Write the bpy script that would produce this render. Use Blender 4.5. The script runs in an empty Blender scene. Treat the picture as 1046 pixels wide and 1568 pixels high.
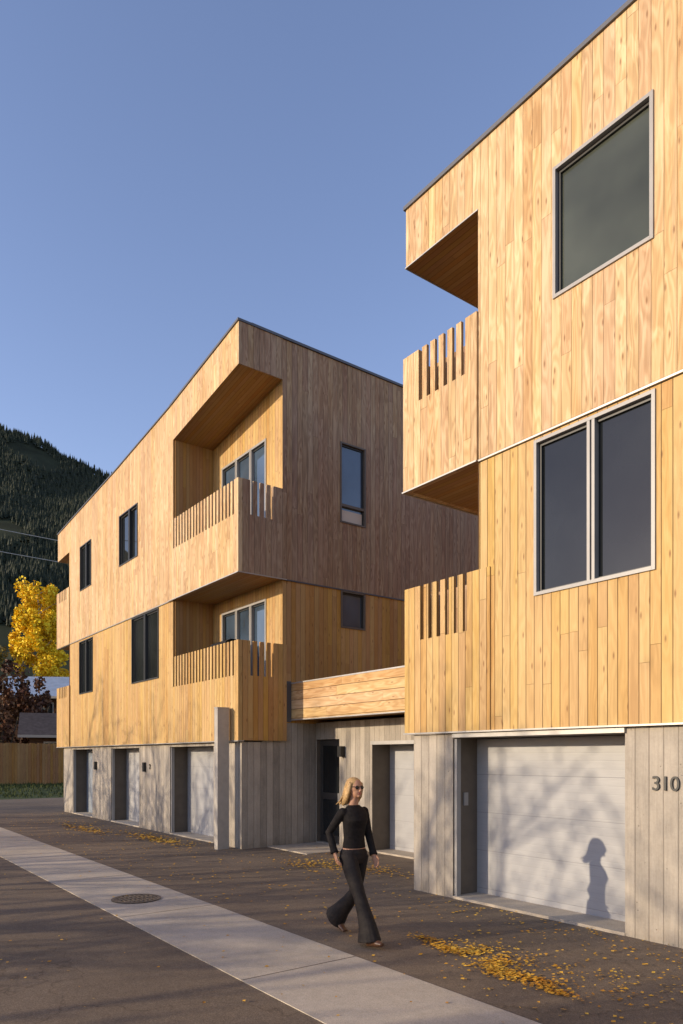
import bpy, bmesh, math, random
from mathutils import Vector, Matrix, noise as mnoise
random.seed(7)
scene=bpy.context.scene
scene.view_settings.view_transform='Standard'
scene.view_settings.look='None'
scene.view_settings.exposure=0
COL=scene.collection

# ---------------------------------------------------------------- materials
def newmat(name):
    m=bpy.data.materials.new(name); m.use_nodes=True
    nt=m.node_tree; b=nt.nodes['Principled BSDF']
    return m,nt,b
class NT:
    def __init__(s,nt): s.nt=nt
    def n(s,t,**k):
        x=s.nt.nodes.new(t)
        for a,b in k.items(): setattr(x,a,b)
        return x
    def put(s,sock,v):
        if v is None: return
        if hasattr(v,'links') or hasattr(v,'is_linked'): s.nt.links.new(v,sock)
        else: sock.default_value=v
    def m(s,op,a,b=None,c=None,clamp=False):
        x=s.n('ShaderNodeMath',operation=op); x.use_clamp=clamp
        s.put(x.inputs[0],a); s.put(x.inputs[1],b); s.put(x.inputs[2],c)
        return x.outputs[0]
    def comb(s,a,b,c=0.0):
        x=s.n('ShaderNodeCombineXYZ'); s.put(x.inputs[0],a); s.put(x.inputs[1],b); s.put(x.inputs[2],c); return x.outputs[0]
    def noise(s,v,scale,detail=3,rough=.55,dist=0):
        x=s.n('ShaderNodeTexNoise'); s.put(x.inputs['Vector'],v); x.inputs['Scale'].default_value=scale
        x.inputs['Detail'].default_value=detail; x.inputs['Roughness'].default_value=rough; x.inputs['Distortion'].default_value=dist
        return x.outputs['Fac']
    def wn(s,v):
        x=s.n('ShaderNodeTexWhiteNoise',noise_dimensions='3D'); s.put(x.inputs['Vector'],v); return x.outputs['Value']
    def ramp(s,f,stops,interp='LINEAR'):
        x=s.n('ShaderNodeValToRGB'); s.put(x.inputs[0],f); e=x.color_ramp.elements; x.color_ramp.interpolation=interp
        while len(e)<len(stops): e.new(.5)
        for i,(p,c) in enumerate(stops):
            e[i].position=p; e[i].color=(c[0],c[1],c[2],1)
        return x.outputs[0]
    def mul(s,c,f,fac=1.0,mode='MULTIPLY'):
        x=s.n('ShaderNodeMix',data_type='RGBA',blend_type=mode); s.put(x.inputs[0],fac); s.put(x.inputs[6],c); s.put(x.inputs[7],f); return x.outputs[2]
    def mr(s,v,a,b,c,d):
        x=s.n('ShaderNodeMapRange'); s.put(x.inputs[0],v)
        for i,q in enumerate((a,b,c,d)): s.put(x.inputs[i+1],q)
        return x.outputs[0]
    def bump(s,h,strength,dist=.01):
        x=s.n('ShaderNodeBump'); s.put(x.inputs['Height'],h); x.inputs['Strength'].default_value=strength; x.inputs['Distance'].default_value=dist; return x.outputs[0]

def wood(name,dark,mid,light,w=.14,horiz=False,rings=.35,knots=1.0,rough=.65,grey=None,gdark=.3,seglen=4.2,gw=.014,vary=.22):
    m,nt,b=newmat(name); N=NT(nt)
    uv=N.n('ShaderNodeUVMap').outputs[0]
    sp=N.n('ShaderNodeSeparateXYZ'); N.put(sp.inputs[0],uv)
    u,v=(sp.outputs[1],sp.outputs[0]) if horiz else (sp.outputs[0],sp.outputs[1])
    q=N.m('DIVIDE',u,w); bi=N.m('FLOOR',q); g=N.m('FRACT',q)
    r1=N.wn(N.comb(bi,1.3,0.))
    vv=N.m('DIVIDE',N.m('ADD',v,N.m('MULTIPLY',r1,9.)),seglen)
    seg=N.m('FLOOR',vv); sf=N.m('FRACT',vv)
    r2=N.wn(N.comb(bi,seg,4.)); r3=N.wn(N.comb(bi,seg,9.))
    # knots
    kv=N.comb(N.m('ADD',N.m('MULTIPLY',u,4.2),N.m('MULTIPLY',r2,31.)),N.m('ADD',N.m('MULTIPLY',v,1.3),N.m('MULTIPLY',r3,17.)))
    vor=N.n('ShaderNodeTexVoronoi',voronoi_dimensions='2D'); N.put(vor.inputs['Vector'],kv); vor.inputs['Scale'].default_value=1.0
    kd=vor.outputs['Distance']
    knot=N.mr(kd,.02,.07,1.,0.)
    kr=N.mr(kd,0.,.40,1.,0.)
    gv=N.comb(N.m('ADD',N.m('MULTIPLY',u,6.),N.m('MULTIPLY',r2,50.)),N.m('MULTIPLY',v,.62),N.m('MULTIPLY',r3,40.))
    n1=N.noise(gv,1.,2,.45,.35)
    ph=N.m('ADD',N.m('MULTIPLY',n1,40.),N.m('MULTIPLY',kr,8.))
    ring=N.m('MULTIPLY_ADD',N.m('SINE',ph),.5,.5)
    fine=N.noise(N.comb(N.m('MULTIPLY',u,120.),N.m('MULTIPLY',v,2.2),r2),1.,3,.65)
    # pale flame-like sapwood patches inside a board
    fl=N.noise(N.comb(N.m('ADD',N.m('MULTIPLY',u,9.),N.m('MULTIPLY',r3,20.)),N.m('MULTIPLY',v,1.4),r2),1.,3,.55,.8)
    flame=N.mr(fl,.54,.62,0.,1.)
    f=N.m('ADD',N.m('MULTIPLY',r2,vary),N.m('ADD',N.m('MULTIPLY',ring,rings*.6),N.m('MULTIPLY',fine,.50)))
    f=N.m('ADD',N.m('ADD',f,.04),N.m('MULTIPLY',flame,rings*.5),clamp=True)
    col=N.ramp(f,[(.12,dark),(.5,mid),(.95,light)])
    hs=N.n('ShaderNodeHueSaturation'); N.put(hs.inputs['Color'],col)
    N.put(hs.inputs['Hue'],N.mr(r3,0.,1.,.491,.507)); N.put(hs.inputs['Saturation'],N.mr(r1,0.,1.,.88,1.04)); N.put(hs.inputs['Value'],N.mr(r3,0.,1.,1-vary*.4,1.+vary*.15))
    col=hs.outputs[0]
    big=N.noise(N.comb(N.m('MULTIPLY',u,.9),N.m('MULTIPLY',v,.35)),1.,3,.6)
    streak=N.noise(N.comb(N.m('MULTIPLY',u,11.),N.m('MULTIPLY',v,.45),r1),1.,4,.65)
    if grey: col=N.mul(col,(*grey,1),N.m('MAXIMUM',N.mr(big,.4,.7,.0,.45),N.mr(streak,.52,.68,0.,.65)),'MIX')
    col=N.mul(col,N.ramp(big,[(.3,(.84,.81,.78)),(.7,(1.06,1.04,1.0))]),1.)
    col=N.mul(col,(.18,.08,.03,1),N.m('MULTIPLY',knot,.7*knots),'MIX')
    gm=N.m('MAXIMUM',N.mr(N.m('ABSOLUTE',N.m('SUBTRACT',g,.5)),.5-gw*2.6,.5-gw,0.,1.),N.m('MULTIPLY',N.mr(N.m('ABSOLUTE',N.m('SUBTRACT',sf,.5)),.4992,.4998,0.,1.),.5))
    col=N.mul(col,(gdark,gdark*.9,gdark*.8,1),gm,'MULTIPLY')
    N.put(b.inputs['Base Color'],col); b.inputs['Roughness'].default_value=rough
    b.inputs['Specular IOR Level'].default_value=.25
    h=N.m('SUBTRACT',N.m('ADD',N.m('MULTIPLY',ring,-.06),N.m('ADD',N.m('MULTIPLY',fine,.25),N.m('MULTIPLY',r2,.2))),gm)
    N.put(b.inputs['Normal'],N.bump(h,.8,.008))
    return m
wood_up=wood('cedar_upper',(.33,.185,.075),(.52,.335,.155),(.74,.54,.31),grey=(.50,.365,.225),gdark=.5,gw=.010,rings=.48,vary=.26)
wood_lo=wood('cedar_lower',(.35,.20,.062),(.52,.325,.115),(.66,.46,.20),w=.125,rings=.28,gdark=.28,gw=.017,vary=.19,grey=(.50,.34,.15))
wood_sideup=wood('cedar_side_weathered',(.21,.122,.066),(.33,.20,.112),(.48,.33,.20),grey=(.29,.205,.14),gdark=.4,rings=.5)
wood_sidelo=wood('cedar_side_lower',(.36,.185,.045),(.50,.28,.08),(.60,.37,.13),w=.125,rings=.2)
wood_soff=wood('cedar_soffit',(.30,.17,.06),(.42,.245,.09),(.52,.33,.135),w=.09,rings=.1,knots=.3)
wood_beam=wood('cedar_horizontal',(.40,.22,.08),(.56,.36,.15),(.72,.52,.28),w=.2,horiz=True,rings=.45)
wood_fence=wood('fence_boards',(.24,.11,.03),(.38,.19,.055),(.48,.27,.09),w=.15,rings=.2)

def concrete(name,base,w=.16,strength=.8,var=.19):
    m,nt,b=newmat(name); N=NT(nt)
    uv=N.n('ShaderNodeUVMap').outputs[0]
    sp=N.n('ShaderNodeSeparateXYZ'); N.put(sp.inputs[0],uv); u,v=sp.outputs[0],sp.outputs[1]
    q=N.m('DIVIDE',u,w); bi=N.m('FLOOR',q); g=N.m('FRACT',q)
    r=N.wn(N.comb(bi,3.,1.))
    big=N.noise(N.comb(u,N.m('MULTIPLY',v,.6)),2.2,5,.7)
    fine=N.noise(N.comb(N.m('MULTIPLY',u,38.),N.m('MULTIPLY',v,2.),r),1.,4,.65)
    sm=N.noise(uv,30.,3,.7)
    f=N.m('ADD',N.m('ADD',N.m('MULTIPLY',r,.26),N.m('MULTIPLY',big,.62)),N.m('ADD',N.m('MULTIPLY',fine,.36),N.m('MULTIPLY',sm,.22)))
    d=[c*(1-var*2.4) for c in base]; l=[min(1,c*(1+var*1.7)) for c in base]
    col=N.ramp(f,[(.45,d),(1.,l)])
    gm=N.mr(N.m('ABSOLUTE',N.m('SUBTRACT',g,.5)),.45,.49,0.,1.)
    col=N.mul(col,(.6,.58,.56,1),N.m('MULTIPLY',gm,N.mr(big,.3,.7,.3,1.)))
    pin=N.n('ShaderNodeTexVoronoi'); N.put(pin.inputs['Vector'],uv); pin.inputs['Scale'].default_value=9.
    pm=N.mr(pin.outputs['Distance'],.03,.07,1.,0.)
    col=N.mul(col,(.35,.33,.3,1),N.m('MULTIPLY',pm,.6),'MULTIPLY')
    N.put(b.inputs['Base Color'],N.mul(col,(.72,.68,.63,1),N.mr(N.m('ADD',v,N.m('MULTIPLY',big,.5)),50.1,50.5,.8,0.)))
    b.inputs['Roughness'].default_value=.85
    h=N.m('SUBTRACT',N.m('ADD',N.m('MULTIPLY',r,.7),N.m('MULTIPLY',fine,.6)),N.m('ADD',gm,pm))
    N.put(b.inputs['Normal'],N.bump(h,strength,.008))
    return m
conc=concrete('board_formed_concrete',(.35,.305,.25))
def plain(name,col,rough=.5,metal=0.,spec=.5,nscale=0,namt=.15,bump=0):
    m,nt,b=newmat(name); N=NT(nt)
    if nscale:
        tc=N.n('ShaderNodeTexCoord').outputs['Object']
        f=N.noise(tc,nscale,4,.6)
        c=N.ramp(f,[(.3,[x*(1-namt) for x in col]),(.7,[min(1,x*(1+namt)) for x in col])])
        N.put(b.inputs['Base Color'],c)
        if bump: N.put(b.inputs['Normal'],N.bump(f,bump,.01))
    else: b.inputs['Base Color'].default_value=(*col,1)
    b.inputs['Roughness'].default_value=rough; b.inputs['Metallic'].default_value=metal; b.inputs['Specular IOR Level'].default_value=spec
    return m
frame_m=plain('aluminium_frame',(.30,.285,.27),.4,.0,.5,3,.08)
dframe_m=plain('dark_bronze_frame',(.035,.035,.035),.4)
flash_m=plain('galvanised_flashing',(.42,.40,.37),.4,.4,.5,4,.12)
dflash_m=plain('roof_edge_flashing',(.10,.10,.11),.45,.3)
steel_m=plain('steel_post',(.40,.37,.33),.5,.2,.5,6,.1)
black_m=plain('black_metal',(.02,.02,.02),.4)
darkdoor_m=plain('dark_door_paint',(.045,.04,.036),.45,0,.5,3,.15)
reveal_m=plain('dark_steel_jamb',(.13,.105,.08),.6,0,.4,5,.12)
def glass_mat(name,col,spec=.5):
    m,nt,b=newmat(name); N=NT(nt)
    tc=N.n('ShaderNodeTexCoord').outputs['Object']
    f=N.noise(tc,.7,3,.5)
    N.put(b.inputs['Base Color'],N.ramp(f,[(.35,[c*.6 for c in col]),(.65,[c*1.35 for c in col])]))
    b.inputs['Roughness'].default_value=.015; b.inputs['Specular IOR Level'].default_value=spec
    N.put(b.inputs['Normal'],N.bump(N.noise(tc,.9,1,.4),.05,.02))
    return m
glass_d=glass_mat('window_glass_dark',(.014,.016,.017),.45)
glass_s=glass_mat('window_glass_shade',(.055,.062,.050),.35)
glass_side=glass_mat('window_glass_side',(.05,.075,.11),1.0)
panel_m=plain('pale_panel',(.6,.52,.42),.8)
def garage_mat(name,base,pitch=.10):
    m,nt,b=newmat(name); N=NT(nt)
    uv=N.n('ShaderNodeUVMap').outputs[0]
    sp=N.n('ShaderNodeSeparateXYZ'); N.put(sp.inputs[0],uv); u,v=sp.outputs[0],sp.outputs[1]
    g=N.m('FRACT',N.m('DIVIDE',v,pitch)); rib=N.mr(N.m('ABSOLUTE',N.m('SUBTRACT',g,.5)),.42,.5,0.,1.)
    g2=N.m('FRACT',N.m('DIVIDE',v,.533)); sec=N.mr(N.m('ABSOLUTE',N.m('SUBTRACT',g2,.5)),.488,.495,0.,1.)
    fine=N.noise(N.comb(N.m('MULTIPLY',u,4.),N.m('MULTIPLY',v,90.)),1.,3,.6)
    big=N.noise(uv,1.3,3,.5)
    c=N.ramp(N.m('ADD',N.m('MULTIPLY',fine,.5),N.m('MULTIPLY',big,.5)),[(.3,[x*.90 for x in base]),(.7,[x*1.07 for x in base])])
    c=N.mul(c,(.85,.85,.85,1),N.m('MULTIPLY',rib,.35)); c=N.mul(c,(.75,.75,.75,1),sec)
    N.put(b.inputs['Base Color'],c); b.inputs['Roughness'].default_value=.5
    N.put(b.inputs['Normal'],N.bump(N.m('SUBTRACT',N.m('MULTIPLY',fine,.25),N.m('ADD',N.m('MULTIPLY',rib,.4),N.m('MULTIPLY',sec,.5))),.3,.006))
    return m
gdoor_m=garage_mat('garage_door_painted',(.36,.355,.355))
gdoorb_m=garage_mat('garage_door_blue_grey',(.24,.27,.31))

def ground_mat(name,c0,c1,speck,rough=.9,crack=True,big=.35,bmp=.6):
    m,nt,b=newmat(name); N=NT(nt)
    tc=N.n('ShaderNodeTexCoord').outputs['Object']
    f=N.noise(tc,big,5,.65); s=N.noise(tc,110.,2,.7); s2=N.noise(tc,9.,4,.7)
    c=N.ramp(N.m('ADD',N.m('MULTIPLY',f,.65),N.m('MULTIPLY',s2,.35)),[(.32,c0),(.68,c1)])
    c=N.mul(c,N.ramp(s,[(.38,(1-speck,)*3),(.65,(1+speck*1.3,)*3)]),1.)
    h=N.m('ADD',s,N.m('MULTIPLY',s2,.6))
    if crack:
        v=N.n('ShaderNodeTexVoronoi',feature='DISTANCE_TO_EDGE'); v.inputs['Scale'].default_value=.25
        w=N.n('ShaderNodeVectorMath',operation='ADD'); nn=N.n('ShaderNodeTexNoise'); nn.inputs['Scale'].default_value=1.7; nn.inputs['Detail'].default_value=4
        N.put(nn.inputs['Vector'],tc); sc=N.n('ShaderNodeVectorMath',operation='SCALE'); N.put(sc.inputs[0],nn.outputs['Color']); sc.inputs['Scale'].default_value=1.0
        N.put(w.inputs[0],tc); N.put(w.inputs[1],sc.outputs[0]); N.put(v.inputs['Vector'],w.outputs[0])
        cm=N.mr(v.outputs['Distance'],.001,.004,1.,0.)
        c=N.mul(c,(.5,.47,.44,1),N.m('MULTIPLY',cm,.5))
    N.put(b.inputs['Base Color'],c); b.inputs['Roughness'].default_value=rough; b.inputs['Specular IOR Level'].default_value=.3
    N.put(b.inputs['Normal'],N.bump(h,bmp,.006))
    return m
asphalt_m=ground_mat('asphalt',(.130,.095,.064),(.215,.160,.110),.3)
pan_m=ground_mat('worn_concrete',(.38,.32,.245),(.55,.47,.37),.14,.85,False,.6,.3)
soil_m=ground_mat('dry_ground',(.07,.06,.035),(.12,.10,.06),.3,.95,False)
grass_m=ground_mat('grass_green',(.04,.06,.015),(.09,.10,.03),.5,.95,False,1.2,1.0)
def leaf_mat(name,cols,trans=.25):
    m,nt,b=newmat(name); N=NT(nt)
    tc=N.n('ShaderNodeTexCoord').outputs['Object']
    f=N.noise(tc,1.1,2,.6); g=N.noise(tc,17.,1,.6)
    N.put(b.inputs['Base Color'],N.ramp(N.m('ADD',N.m('MULTIPLY',f,.5),N.m('MULTIPLY',g,.5)),[(.36,cols[0]),(.5,cols[1]),(.64,cols[2])]))
    b.inputs['Roughness'].default_value=.6; b.inputs['Specular IOR Level'].default_value=.2
    return m
aspen_l=leaf_mat('aspen_leaves_yellow',((.60,.34,.01),(.88,.60,.02),(.95,.75,.06)))
red_l=leaf_mat('maroon_leaves',((.05,.02,.014),(.10,.04,.02),(.17,.09,.04)))
olive_l=leaf_mat('olive_leaves',((.02,.028,.01),(.045,.05,.018),(.09,.08,.03)))
gold_l=leaf_mat('fallen_leaves_gold',((.42,.17,.02),(.64,.33,.03),(.78,.50,.08)))
bark_m=plain('bark',(.13,.10,.07),.9,0,.2,8,.4,.4)
aspenbark_m=plain('aspen_bark',(.45,.42,.34),.8,0,.2,6,.3)
conif_m=leaf_mat('conifer_needles',((.012,.018,.009),(.022,.030,.014),(.040,.045,.020)))
hill_m=plain('forest_floor',(.032,.036,.018),.95,0,.1,.02,.4)

# ---------------------------------------------------------------- mesh builder
def empty(name,loc=(0,0,0)):
    e=bpy.data.objects.new(name,None); e.location=loc; COL.objects.link(e); return e
class MB:
    def __init__(s): s.v=[]; s.f=[]; s.mi=[]; s.mats=[]
    def mat(s,m):
        if m not in s.mats: s.mats.append(m)
        return s.mats.index(m)
    def poly(s,pts,m):
        i=len(s.v); s.v+= [tuple(p) for p in pts]; s.f.append(tuple(range(i,i+len(pts)))); s.mi.append(s.mat(m))
    def box(s,x0,x1,y0,y1,z0,z1,m,mtop=None,mbot=None):
        if x0>x1:x0,x1=x1,x0
        if y0>y1:y0,y1=y1,y0
        P=lambda x,y,z:(x,y,z)
        s.poly([P(x0,y0,z0),P(x1,y0,z0),P(x1,y0,z1),P(x0,y0,z1)],m)
        s.poly([P(x1,y1,z0),P(x0,y1,z0),P(x0,y1,z1),P(x1,y1,z1)],m)
        s.poly([P(x0,y1,z0),P(x0,y0,z0),P(x0,y0,z1),P(x0,y1,z1)],m)
        s.poly([P(x1,y0,z0),P(x1,y1,z0),P(x1,y1,z1),P(x1,y0,z1)],m)
        s.poly([P(x0,y0,z1),P(x1,y0,z1),P(x1,y1,z1),P(x0,y1,z1)],mtop or m)
        s.poly([P(x0,y1,z0),P(x1,y1,z0),P(x1,y0,z0),P(x0,y0,z0)],mbot or m)
    def abox(s,ax,D,u0,u1,d0,d1,z0,z1,m):
        if ax=='y': s.box(u0,u1,D+d0,D+d1,z0,z1,m)
        else: s.box(D-d1,D-d0,u0,u1,z0,z1,m)
    def prism(s,poly,y0,y1,m,mtop=None):   # polygon in xz
        s.poly([(x,y0,z) for x,z in poly],m); s.poly([(x,y1,z) for x,z in reversed(poly)],m)
        for i in range(len(poly)):
            a=poly[i]; b=poly[(i+1)%len(poly)]
            s.poly([(a[0],y0,a[1]),(a[0],y1,a[1]),(b[0],y1,b[1]),(b[0],y0,b[1])],m)
    def wall(s,ax,D,u0,u1,z0,z1,m,holes=(),void=(),rev=.12,revm=None,top=None,border=.25,extra=()):
        pt=(lambda u,z,d:(u,D+d,z)) if ax=='y' else (lambda u,z,d:(D-d,u,z))
        us=sorted(set([u0,u1]+[a for h in list(holes)+list(void) for a in h[:2] if u0<a<u1]+[e for e in extra if u0<e<u1]))
        zs=sorted(set([z0,z1]+[a for h in list(holes)+list(void) for a in h[2:4] if z0<a<z1]))
        for i in range(len(us)-1):
            for j in range(len(zs)-1):
                cu=(us[i]+us[i+1])/2; cz=(zs[j]+zs[j+1])/2
                if any(h[0]<cu<h[1] and h[2]<cz<h[3] for h in list(holes)+list(void)): continue
                za=zb=zs[j+1]
                if top and j==len(zs)-2: za,zb=top(us[i]),top(us[i+1])
                s.poly([pt(us[i],zs[j],0),pt(us[i+1],zs[j],0),pt(us[i+1],zb,0),pt(us[i],za,0)],m)
        rm=revm or m
        for h in holes:
            a,b,c,d=h[:4]
            s.poly([pt(a,c,0),pt(a,d,0),pt(a,d,rev),pt(a,c,rev)],rm); s.poly([pt(b,c,0),pt(b,d,0),pt(b,d,rev),pt(b,c,rev)],rm)
            s.poly([pt(a,c,0),pt(b,c,0),pt(b,c,rev),pt(a,c,rev)],rm); s.poly([pt(a,d,0),pt(b,d,0),pt(b,d,rev),pt(a,d,rev)],rm)
        if border:
            s.poly([pt(u0,z0,0),pt(u1,z0,0),pt(u1,z0,border),pt(u0,z0,border)],m)
    def window(s,ax,D,u0,u1,z0,z1,glass,mull=(),trans=(),fw=.04,fm=None,rec=.09):
        fm=fm or frame_m
        A=lambda a,b,d0,d1,c,d,m: s.abox(ax,D,a,b,d0,d1,c,d,m)
        A(u0,u0+fw,-.02,rec,z0,z1,fm); A(u1-fw,u1,-.02,rec,z0,z1,fm)
        A(u0+fw,u1-fw,-.022,rec,z0,z0+fw,fm); A(u0+fw,u1-fw,-.018,rec,z1-fw,z1,fm)
        a,b,c,d=u0+fw,u1-fw,z0+fw,z1-fw; k=.035
        A(a,a+k,.035,rec,c,d,dframe_m); A(b-k,b,.035,rec,c,d,dframe_m); A(a+k,b-k,.036,rec,c,c+k*.7,dframe_m); A(a+k,b-k,.036,rec,d-k,d,dframe_m)
        for x in mull:
            A(x-.05,x-.012,-.015,rec,c,d,fm); A(x+.012,x+.05,-.015,rec,c,d,fm); A(x-.012,x+.012,.02,rec,c,d,dframe_m)
        for z in trans: A(a,b,.0,rec,z-.03,z+.03,fm)
        A(a,b,rec-.025,rec+.01,c,d,glass)
    def obj(s,name,parent=None,smooth=False,bevel=0):
        me=bpy.data.meshes.new(name); me.from_pydata(s.v,[],s.f)
        for m in s.mats: me.materials.append(m)
        me.polygons.foreach_set('material_index',s.mi)
        uvl=me.uv_layers.new(name='UVMap'); data=[0.0]*(2*len(me.loops)); V=me.vertices
        for p in me.polygons:
            n=p.normal; ax=2 if abs(n.z)>.7 else (0 if abs(n.x)>abs(n.y) else 1)
            for li in p.loop_indices:
                c=V[me.loops[li].vertex_index].co
                if ax==2: a,b=c.y,c.x
                elif ax==0: a,b=c.y,c.z
                else: a,b=c.x,c.z
                data[2*li]=a+100; data[2*li+1]=b+50
        uvl.data.foreach_set('uv',data)
        if smooth: me.polygons.foreach_set('use_smooth',[True]*len(me.polygons))
        o=bpy.data.objects.new(name,me); COL.objects.link(o)
        if parent: o.parent=parent
        if bevel:
            b=o.modifiers.new('bevel','BEVEL'); b.width=bevel; b.segments=2
        return o

Z0,ZF,ZS=2.30,5.85,4.42
# balcony parapet: solid lower + upright slats
def parapet(mb,ax,D,u0,u1,zb,zs,zt,slots,m,th=.10,sw=.075):
    mb.abox(ax,D,u0,u1,0,th,zb,zs,m)
    us=[u0]
    for c in slots: us+= [c-sw/2,c+sw/2]
    us.append(u1)
    for i in range(0,len(us),2):
        full=(us[i+1]-us[i])>.15
        mb.abox(ax,D,us[i],us[i+1],0.0,th if full else .045,zs,zt,m)
def lin(a,b,n): return [a+(b-a)*i/(n-1) for i in range(n)]

# ================================================================ RIGHT BUILDING
rb=empty('timber_apartment_building')
W=MB(); YR=7.10; XR0=-7.94; XM=-6.52; XE=4.0; YB=8.85; YEND=19.
winR1=(-5.33,-4.07,7.37,8.92); winR2=(-5.62,-4.06,3.91,5.80); winR3=(-1.6,.2,3.91,5.8); winR4=(-1.2,.1,7.37,8.92)
W.wall('y',YR,XR0,XE,ZF+.02,10.02,wood_up,holes=[winR1,winR4],void=[(XR0,XM,ZF-.1,9.17)])
W.wall('y',YR+.02,XR0,XE,Z0,ZF-.02,wood_lo,holes=[winR2,winR3],void=[(XR0,XM,Z0-.1,ZF)])
# cap over the loggia, loggia walls, floors
W.box(XR0,XM,YR+.002,YEND,9.17,10.0,wood_up,mbot=wood_soff)
W.box(XM,XE,YR+.2,YEND,Z0,10.0,wood_up)
W.poly([(XM,YR,Z0),(XM,YR+.2,Z0),(XM,YR+.2,9.17),(XM,YR,9.17)],wood_up)
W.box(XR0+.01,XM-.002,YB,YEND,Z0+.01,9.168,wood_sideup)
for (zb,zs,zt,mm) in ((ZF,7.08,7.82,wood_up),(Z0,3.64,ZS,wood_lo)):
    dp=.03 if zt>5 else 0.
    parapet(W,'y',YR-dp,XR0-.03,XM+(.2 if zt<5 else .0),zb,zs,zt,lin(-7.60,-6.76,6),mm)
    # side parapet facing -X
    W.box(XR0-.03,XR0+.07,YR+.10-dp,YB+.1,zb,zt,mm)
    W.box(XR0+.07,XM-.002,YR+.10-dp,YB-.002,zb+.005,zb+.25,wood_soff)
    # added dark backing board behind the slats, so the slots read as shade
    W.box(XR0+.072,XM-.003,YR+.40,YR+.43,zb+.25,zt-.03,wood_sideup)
W.obj('wood_cladding',rb)
F=MB()
F.box(XR0-.03,XE,YR-.03,YR+.3,10.02,10.075,dflash_m)
F.box(XR0-.03,XR0+.25,YR+.3,YEND,10.02,10.075,dflash_m)
F.box(XR0-.012,XM+.0,YR-.012,YR+.004,9.155,9.172,flash_m)
F.box(XR0-.012,XR0+.004,YR+.004,YEND,9.155,9.172,flash_m)
F.box(XM+.001,XE,YR-.012,YR+.1,ZF-.012,ZF+.010,flash_m)
F.box(XR0-.045,XM+.0,YR-.045,YR-.028,ZF-.014,ZF+.006,flash_m)
F.box(XR0-.045,XR0-.02,YR-.028,YB+.1,ZF-.014,ZF+.006,flash_m)
F.box(XR0-.04,XE,YR-.02,YR+.12,Z0-.022,Z0-.002,flash_m)
F.box(-7.03,-4.43,YR+.03,YR+.10,2.215,2.272,flash_m)
F.obj('metal_flashing',rb)
G=MB()
G.window('y',YR,*winR1,glass_s); G.window('y',YR+.02,*winR2,glass_d,mull=[-4.83]); G.window('y',YR+.02,*winR3,glass_d,mull=[-.7]); G.window('y',YR,*winR4,glass_s)
G.obj('windows',rb)
C=MB(); YC=7.165
G1=(-7.04,-4.44,-.05,2.21); G2=(-2.6,.2,-.05,2.21)
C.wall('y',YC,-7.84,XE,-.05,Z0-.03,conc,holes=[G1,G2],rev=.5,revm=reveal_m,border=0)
C.poly([(-7.84,YC,-.05),(-7.84,YEND,-.05),(-7.84,YEND,Z0-.03),(-7.84,YC,Z0-.03)],conc)
C.poly([(-7.84,YC,Z0-.03),(XE,YC,Z0-.03),(XE,YEND,Z0-.03),(-7.84,YEND,Z0-.03)],conc)
C.box(XE-.01,XE+.0,YC,YEND,0,Z0-.03,conc)
C.obj('concrete_base',rb)
D=MB()
for g in (G1,G2):
    D.box(g[0]+.001,g[1]-.001,YC+.48,YC+.52,.012,2.2,gdoor_m)
    D.box(g[0],g[1],YC-.01,YC+.48,-.02,.03,pan_m)
    D.box(g[0]+.002,g[0]+.05,YC+.02,YC+.1,.03,2.2,frame_m)
D.box(-7.038,-7.02,YC+.20,YC+.28,1.27,1.45,frame_m)
D.obj('garage_doors',rb)
def text(s,size,loc,mat,name,parent):
    cu=bpy.data.curves.new(name,'FONT'); cu.body=s; cu.size=size; cu.extrude=.008; cu.bevel_depth=.001; cu.space_character=.95
    t=bpy.data.objects.new(name,cu); COL.objects.link(t); t.rotation_euler=(math.pi/2,0,0); t.location=loc
    bpy.context.view_layer.update()
    me=bpy.data.meshes.new_from_object(t.evaluated_get(bpy.context.evaluated_depsgraph_get()))
    o=bpy.data.objects.new(name,me); o.matrix_world=t.matrix_world.copy(); COL.objects.link(o); bpy.data.objects.remove(t)
    o.data.materials.clear(); o.data.materials.append(mat); o.parent=parent
text('310',.215,(-4.13,YC-.012,1.60),black_m,'house_number',rb)

# ================================================================ LEFT BUILDING
lb=empty('timber_townhouse_building')
YL=7.30; XL1=-13.44; XL0=-27.0; XLG=-16.81; XFG=-25.6; YLB=8.39
def top(x):
    pts=[(-27.1,9.97),(-21,10.36),(-17,10.70),(-13.3,11.16)]
    for i in range(3):
        a,b=pts[i],pts[i+1]
        if x<=b[0] or i==2:
            return a[1]+(b[1]-a[1])*(x-a[0])/(b[0]-a[0])
capb=lambda x: top(x)-.90
W=MB()
wL=[(-20.62,-19.18,7.47,8.94),(-24.35,-23.2,7.45,8.92)]
wLo=[(-19.67,-17.76,3.99,5.82),(-24.5,-23.1,4.03,5.78)]
UX=[-21,-17]
W.wall('y',YL,XFG,XLG,ZF+.02,9.0,wood_up,holes=wL,top=top,extra=UX)
W.wall('y',YL+.02,XFG,XLG,Z0,ZF-.02,wood_lo,holes=wLo)
W.prism([(XLG,capb(XLG)),(XL1,capb(XL1)),(XL1,top(XL1)),(-17+.19,top(XLG))],YL,YLB+.001,wood_up)
W.prism([(XL0,9.0),(XFG,9.05),(XFG,top(XFG)),(XL0,top(XL0))],YL,YLB+.3,wood_up)
# soffit boards
W.poly([(XLG,YL+.01,capb(XLG)-.004),(XL1-.01,YL+.01,capb(XL1)-.004),(XL1-.01,YLB,capb(XL1)-.004),(XLG,YLB,capb(XLG)-.004)],wood_soff)
W.box(XL1,XL1+.012,YL,YLB,capb(XL1),top(XL1),wood_sideup)
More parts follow.
